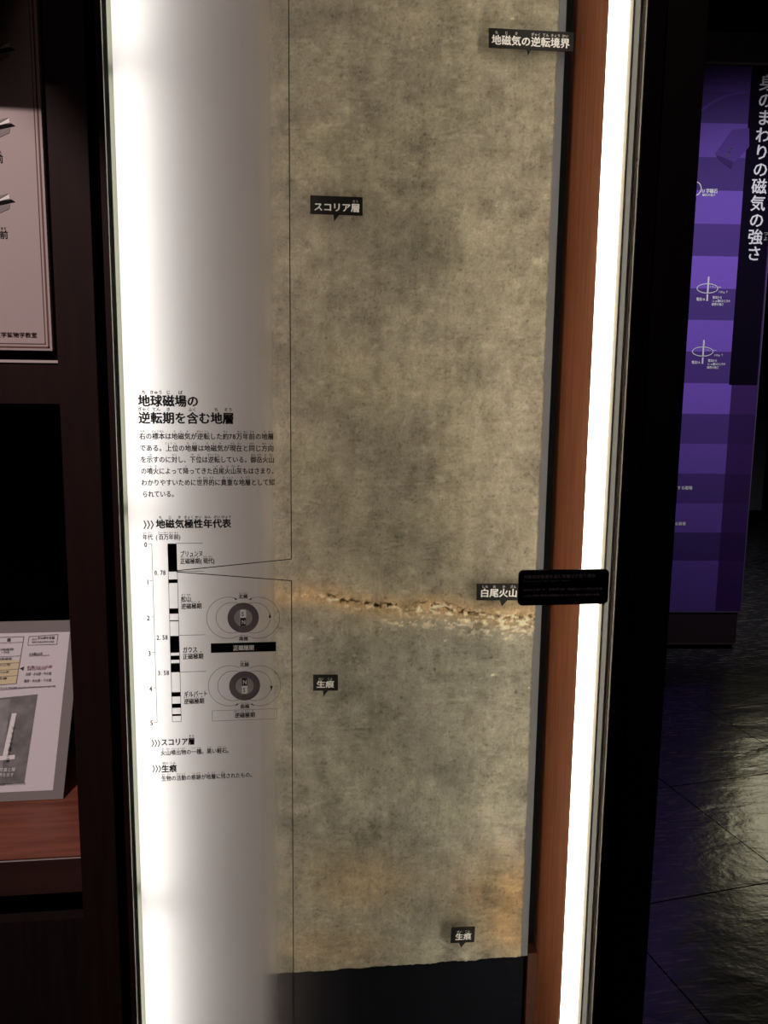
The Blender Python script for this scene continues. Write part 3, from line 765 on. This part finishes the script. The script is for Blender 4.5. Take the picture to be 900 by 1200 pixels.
# ---- information sheet leaning in the niche
B0 = PN(74, 937, (0, 0, zsh), (0, 0, 1)); B0.z = zsh + .001
K1 = PN(84, 838, B0, (1, 0, 0))
ey = (K1 - B0).normalized(); ex = X; en = ex.cross(ey)                      # en points away from the viewer
if en.y < 0: en = -en
Hs = .335
D0 = Vector(ray(60, 727).tolist()); top = PN(60, 727, B0, en); Hs = (top - B0).dot(ey)
t = thing('information_sheet', 'laminated sheet with a chart and dark photo leaning on the niche shelf', 'sheet', B0[:])
def sp(u, v, k=0.0): return PN(u, v, B0 - en * k, en)
def quad(mb, s0, s1, t0, t1, k):
    mb.add([B0 - X * s0 + ey * t0 - en * k, B0 - X * s1 + ey * t0 - en * k, B0 - X * s1 + ey * t1 - en * k, B0 - X * s0 + ey * t1 - en * k], [(0, 1, 2, 3)])
MB().prism([B0, B0 - X * .48, B0 - X * .48 + ey * Hs, B0 + ey * Hs], en * .004).build('laminate_board', MT['laminate'], t, bevel=.0006)
mr_ = (B0 - sp(62, 926)).dot(X); mb_ = (sp(62, 926) - B0).dot(ey); mt_ = (sp(60, 741) - B0).dot(ey)
pp = MB(); quad(pp, mr_, .46, mb_, mt_, .0004); pp.build('paper', MT['paper'], t)
def q4(mb, pts_, k): mb.poly([sp(u, v, k) for u, v in pts_])
ph = MB(); q4(ph, [(-60, 824), (44.3, 813.5), (28.5, 917.5), (-60, 925)], .0008); ph.build('photo_print', MT['photo'], t)
pm = MB(); q4(pm, [(-60, 826), (12, 819), (3, 900), (-60, 905)], .0011); pm.build('photo_print', MT['photo_mid'], t)
pw = MB(); q4(pw, [(14, 836), (19.5, 835.5), (9, 885), (3, 886)], .0014); q4(pw, [(-10, 887), (17.5, 884.5), (17, 889.5), (-10, 892)], .0015)
pw.build('photo_caption_strip', MT['white'], t)
yy = MB(); q4(yy, [(-60, 777), (24.5, 773), (19, 801), (-60, 806)], .0008); yy.build('chart_fill', MT['yellow'], t)
tl_ = MB()
def sl(mb, a_, b_, w=.0006):
    A = sp(*a_, .0012); B = sp(*b_, .0012); d_ = (B - A).normalized(); n_ = d_.cross(en) * w; mb.add([A + n_, B + n_, B - n_, A - n_], [(0, 1, 2, 3)])
sl(tl_, (-40, 748), (28, 746)); sl(tl_, (28, 746), (19, 801))
for a_, b_ in (((-40, 755), (27, 752.5)), ((-40, 772), (24.5, 768.5)), ((-40, 780), (23.4, 776.5)), ((-40, 788), (22, 784)), ((-40, 796), (20.5, 791.5)), ((-40, 806), (19, 801))): sl(tl_, a_, b_, .0004)
for a_, b_ in (((34, 746), (68, 743.5)), ((68, 743.5), (66.5, 755)), ((66.5, 755), (32.5, 756)), ((32.5, 756), (34, 746))): sl(tl_, a_, b_, .0005)
sl(tl_, (-20, 810), (65, 803.5), .0005)
tl_.build('chart_lines', MT['grey_print'], t)
def st(s, u0, u1, v, e, m_='grey_print', dv=-.03):
    A = sp(u0, v, .0014); B = sp(u1, v, .0014); w = (B - A).dot(X)
    write(s, A, X, ey, w, e, t, MT[m_], bold=.01, name='lettering')
st('層', 8, 13, 750, .007, 'ink')
for s, a_, b_, v in (('木曽川地層群', -12, 16, 761.5), ('一万年前', 2, 11, 764.5), ('中津川層礫層', -12, 14, 772.5), ('御嶽火山灰', -12, 12.5, 779.5), ('白尾火山灰', -12, 11, 788), ('土岐砂礫', -12, 8, 795.5)): st(s, a_, b_, v, .005)
st('火山灰の年代', 37, 43, 749, .005); st('火山灰の名前', 44, 64, 747.5, .006, 'ink'); st('地磁気逆転の時代の地層', 37, 63, 752.5, .004)
st('小木層火山灰', 34, 50, 766.5, .006, 'ink'); st('約百万年前の火山の灰', 34, 58, 768.5, .003)
st('中津川火山の層', 31.5, 61, 782, .006, 'pink_print'); st('御岳火山の噴火の灰', 32, 54, 784.5, .004, 'pink_print')
st('白尾・火山層・中の層', 30, 60, 790, .006); st('南部・火山層・下の層', 28, 60, 798, .006)
st('表の年代は地層の年代測定による', -20, 66, 807, .003)
st('断面の写真と層', -15, 18, 903, .007, 'white'); st('層の境界を示す', -15, 16, 909, .007, 'white'); st('写真は地層の位置を示したもの', -25, 30, 920.5, .004)
k_ = sp(16, 852, .0016); write('ヌタウナ層の境', sp(16.5, 850, .0016), (sp(8, 884, .0016) - sp(15.5, 843, .0016)), (sp(19, 850, .0016) - sp(13, 850, .0016)), .062, .006, t, MT['ink'])
tr_ = MB(); q4(tr_, [(23, 783.5), (28.3, 781), (27.2, 785.8)], .0014)
tr_.build('arrow_mark', MT['ink_grey'], t)

# ================================================================== RIGHT: PURPLE WALL GRAPHIC AND BEYOND
G0 = Vector((2.174, 3.26, 0)); gd = Vector((.404, -.034, 0)).normalized(); gn = Vector((gd.y, -gd.x, 0))     # towards the viewer
if gn.y > 0: gn = -gn
def gp(u, v, k=0.0): return PN(u, v, G0 + gn * k, gn)
gr = thing('wall_graphic', 'tall purple chequered graphic wall with a vertical white Japanese title', 'information panel', (G0 + gd * .2)[:])
s_l = -0.75; s_r = (gp(867, 716) - G0).dot(gd)
def gs(u, v): q_ = gp(u, v) - G0; return q_.dot(gd), q_.z
def gbox(s0, s1, z0, z1, k0, k1, name, m_, par=gr):
    a_ = [G0 + gd * s + gn * k + Z * z for s in (s0, s1) for k in (k0, k1) for z in (z0, z1)]
    return MB().add(a_, [(0, 1, 3, 2), (4, 6, 7, 5), (0, 4, 5, 1), (2, 3, 7, 6), (0, 2, 6, 4), (1, 5, 7, 3)]).build(name, m_, par)
zp0 = gs(820, 716)[1]; zp1 = gs(850, 76)[1]
gbox(s_l, s_r, zp0, zp1, -.05, 0, 'core_board', MT['plinth'])
gbox(s_l, s_r - .01, .03, zp0 - .008, -.05, -.004, 'plinth', MT['plinth'])
gbox(s_l, s_r - .015, 0, .03, -.05, -.03, 'plinth_kick', MT['black'])
gbox(s_l, s_r - .012, .030, .036, -.006, .004, 'plinth_strip', MT['silver'] if False else MT['bead'])
gbox(s_l, s_r, zp0 - .008, zp0, -.006, .004, 'bottom_strip', MT.setdefault('violet', mat('violet metal strip', (.12, .08, .16), .4)))
zt2 = gs(850, 36)[1]; zt3 = gs(850, 4)[1]
gbox(s_l, s_r + .35, zp1, zp1 + .014, -.05, .006, 'top_strip', MT.setdefault('greystrip', mat('grey strip', (.20, .18, .22), .4)))
gbox(s_l, s_r + .35, zp1 + .015, zt2, -.05, -.01, 'header_panel', MT.setdefault('header', mat('dark header', (.055, .05, .055), .7)))
gbox(s_l, s_r + .35, zt2, zt3, -.05, -.04, 'header_recess', MT['black'])
gbox(s_l, s_r + .35, zt3, zt3 + .4, -.05, .05, 'header_beam', MT['beam'])
# printed squares; row tones also hold the spotlight's bright middle and dim ends
s_c = gs(864, 360)[0]
rows = [76, 107, 144, 184, 223, 262, 300, 338, 375, 412, 449, 485, 520, 555, 590, 624, 657, 716]
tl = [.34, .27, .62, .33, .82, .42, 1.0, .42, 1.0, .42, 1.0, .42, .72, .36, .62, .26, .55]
base_p = np.array([.25, .125, .68])
zr = [gs(820, v)[1] for v in rows]
s_4 = gs(770, 714)[0]; cs = [s_l] + [s_l + (s_4 - s_l) * k / 4 for k in (1, 2, 3)] + [s_4, s_c, s_r]
sq = MB(); mats = []
for i, a_ in enumerate(tl):
    for j in range(6):
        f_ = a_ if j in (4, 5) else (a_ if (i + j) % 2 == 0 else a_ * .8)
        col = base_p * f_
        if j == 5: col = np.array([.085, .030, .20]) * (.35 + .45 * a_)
        sq.mi = len(mats); mats.append(mat('purple print with spot falloff', tuple(col), .7, spec=.15))
        k = .001
        sq.add([G0 + gd * cs[j] + gn * k + Z * zr[i + 1], G0 + gd * cs[j + 1] + gn * k + Z * zr[i + 1], G0 + gd * cs[j + 1] + gn * k + Z * zr[i], G0 + gd * cs[j] + gn * k + Z * zr[i]], [(0, 1, 2, 3)])
# the title runs on a near black column in the upper half
sq.build('printed_squares', None, gr, mats=mats)
nb_ = MB(); zc = gs(870, 318)[1]; st0 = gs(868, 260)[0]
k = .0016
nb_.add([G0 + gd * st0 + gn * k + Z * (zc - .6), G0 + gd * (s_r - .004) + gn * k + Z * (zc - .6), G0 + gd * (s_r - .004) + gn * k + Z * zp1, G0 + gd * st0 + gn * k + Z * zp1], [(0, 1, 2, 3)])
nb_.build('title_column', MT.setdefault('nightviolet', mat('night violet print', (.006, .003, .012), .8, spec=.05)), gr)
# faint bar magnet and arc
mv = MT.setdefault('magv', mat('faint violet print', (.105, .052, .29), .7, spec=.1))
mg = MB(); mg.poly([gp(u, v, .0022) for u, v in ((838, 180), (845, 187), (858, 193), (878, 172), (878, 150), (858, 152))][::-1]); mg.build('magnet_picture', mv, gr)
mg = MB(); mg.poly([gp(u, v, .0028) for u, v in ((839, 182), (845, 189), (857, 198), (860, 190), (847, 184))][::-1]); mg.build('magnet_picture', MT.setdefault('magd', mat('dark violet print', (.055, .028, .15), .7, spec=.1)), gr)
arc = MB(); cA = gp(873, 200, .002); RA = (gp(873, 107, .002) - cA).length
va = []
for r_ in (RA, RA - .012):
    for i in range(25):
        an = math.radians(92 + 50 * i / 24); va.append(cA + gd * (r_ * math.cos(an)) + Z * (r_ * math.sin(an)))
arc.add(va, [(i, i + 1, i + 26, i + 25) for i in range(24)]); arc.build('arc_picture', mv, gr)
pxm = (gp(851, 400) - gp(850, 400)).length
def gw(s, u, v, wpx, epx, bold=.01, m_='white'):
    return write(s, gp(u, v, .003), gd, Z, wpx * pxm, epx * pxm, gr, MT[m_], bold=bold)
A = gp(853.5, 176, .0032); write('S', A - gd * .012, (gd + Z * -.35).normalized(), (Z + gd * .35).normalized(), .085, .075, gr, MT.setdefault('lav', mat('lavender print', (.16, .11, .36), .65)), bold=.02)
title = [('身', 897, 97), ('の', 896, 117), ('ま', 895.5, 136.5), ('わ', 894, 157), ('り', 893, 177.5), ('の', 891.5, 197), ('磁', 890, 217), ('気', 888.6, 237.5), ('の', 887.2, 257.5), ('強', 885.8, 277.5), ('さ', 884, 297)]
zA = gp(897, 97).z; zB = gp(884, 297).z; sT = sum(gs(u, v)[0] for _, u, v in title) / 11; e = (zA - zB) / 10
for i, (ch, u, v) in enumerate(title):
    q_ = G0 + gd * (sT - e * .5) + gn * .003 + Z * (zA - e * i); write(ch, q_, gd, Z, e * .98, e * .98, gr, MT['white'], bold=.018, name='title_lettering')
q_ = G0 + gd * (sT + e * .5) + gn * .003 + Z * (zA - e * 8.8)
for i, ch in enumerate('つよ'): write(ch, q_ - Z * (i * e * .3), gd, Z, e * .28, e * .28, gr, MT['ruby_white'], name='furigana')
def ell(mb, u, v, ru, rv, w=.7, a0=0, a1=360):
    c = gp(u, v, .003); n = 40; vs = []
    for s in (0, 1):
        for i in range(n + 1):
            an = math.radians(a0 + (a1 - a0) * i / n); vs.append(c + gd * (math.cos(an) * (ru - s * w) * pxm) + Z * (math.sin(an) * (rv - s * w) * pxm))
    mb.add(vs, [(i, i + 1, i + n + 2, i + n + 1) for i in range(n)])
ic = MB(); ell(ic, 814, 221, 8, 8, 1.0); ic.build('ring_icon', MT['white'], gr)
gw('U字磁石', 822.5, 223.5, 18, 5.2, .03); gw('磁石の強さ', 823, 228.3, 15, 3, .02)
for (cu_, cv_) in ((829, 338), (823.5, 412)):
    ic = MB(); ell(ic, cu_, cv_, 12.5, 5.6, .9); c = gp(cu_ + .6, cv_, .0032); w = .9 * pxm
    for z0, z1 in ((-14 * pxm, -6.4 * pxm), (-5 * pxm, 13 * pxm)):
        ic.add([c + gd * -w + Z * z0, c + gd * w + Z * z0, c + gd * w + Z * z1, c - gd * w + Z * z1], [(0, 1, 2, 3)])
    ic.build('field_icon', MT['white'], gr)
    gw('10cm', cu_ + 3, cv_ - 2, 14, 3); gw('100μT', cu_ + 13, cv_ + 4, 12, 3.4); gw('電流1A', cu_ - 13, cv_ + 12.5, 11, 4, .03)
    gw('電流から', cu_ + 6, cv_ + 10.5, 11, 3.4, .03); gw('1cm離れたときの', cu_ + 5.5, cv_ + 14.5, 21, 3.4, .03); gw('磁界の強さ', cu_ + 5, cv_ + 18.5, 14, 3.4, .03)
gw('地球が発する磁場', 776, 571.5, 36, 4.8, .03); gw('生物が発する磁場', 769, 613.5, 35.5, 4.6, .03)
gw('30μT', 779, 576, 13, 3)
# thin lilac edge trim of the graphic
gbox(s_r, s_r + .006, zp0 - .008, zp1, -.05, .004, 'edge_trim', MT['violet'])

# grey stand far back on the right
a_ = PN(876, 600, (0, 0, 0), (0, 0, 1))
def far(u, v, y): return P(u, v, y)
yf = 7.2
x0_, x1_ = P(884, 560, yf).x, P(895.5, 560, yf).x
t = thing('grey_stand', 'grey upright display stand far back at the right picture edge', 'stand', ((x0_ + x1_) / 2, yf + .2, 0))
zl = P(888, 598, yf).z
MB().box(x0_ - .4, x1_, yf, yf + .35, max(zl, .02), P(888, 492, yf).z).build('body', MT['grey_far'], t, bevel=.004)
MB().box(x0_ - .38, x1_ - .02, yf + .02, yf + .33, 0, max(zl, .02)).build('foot', MT['black'], t)
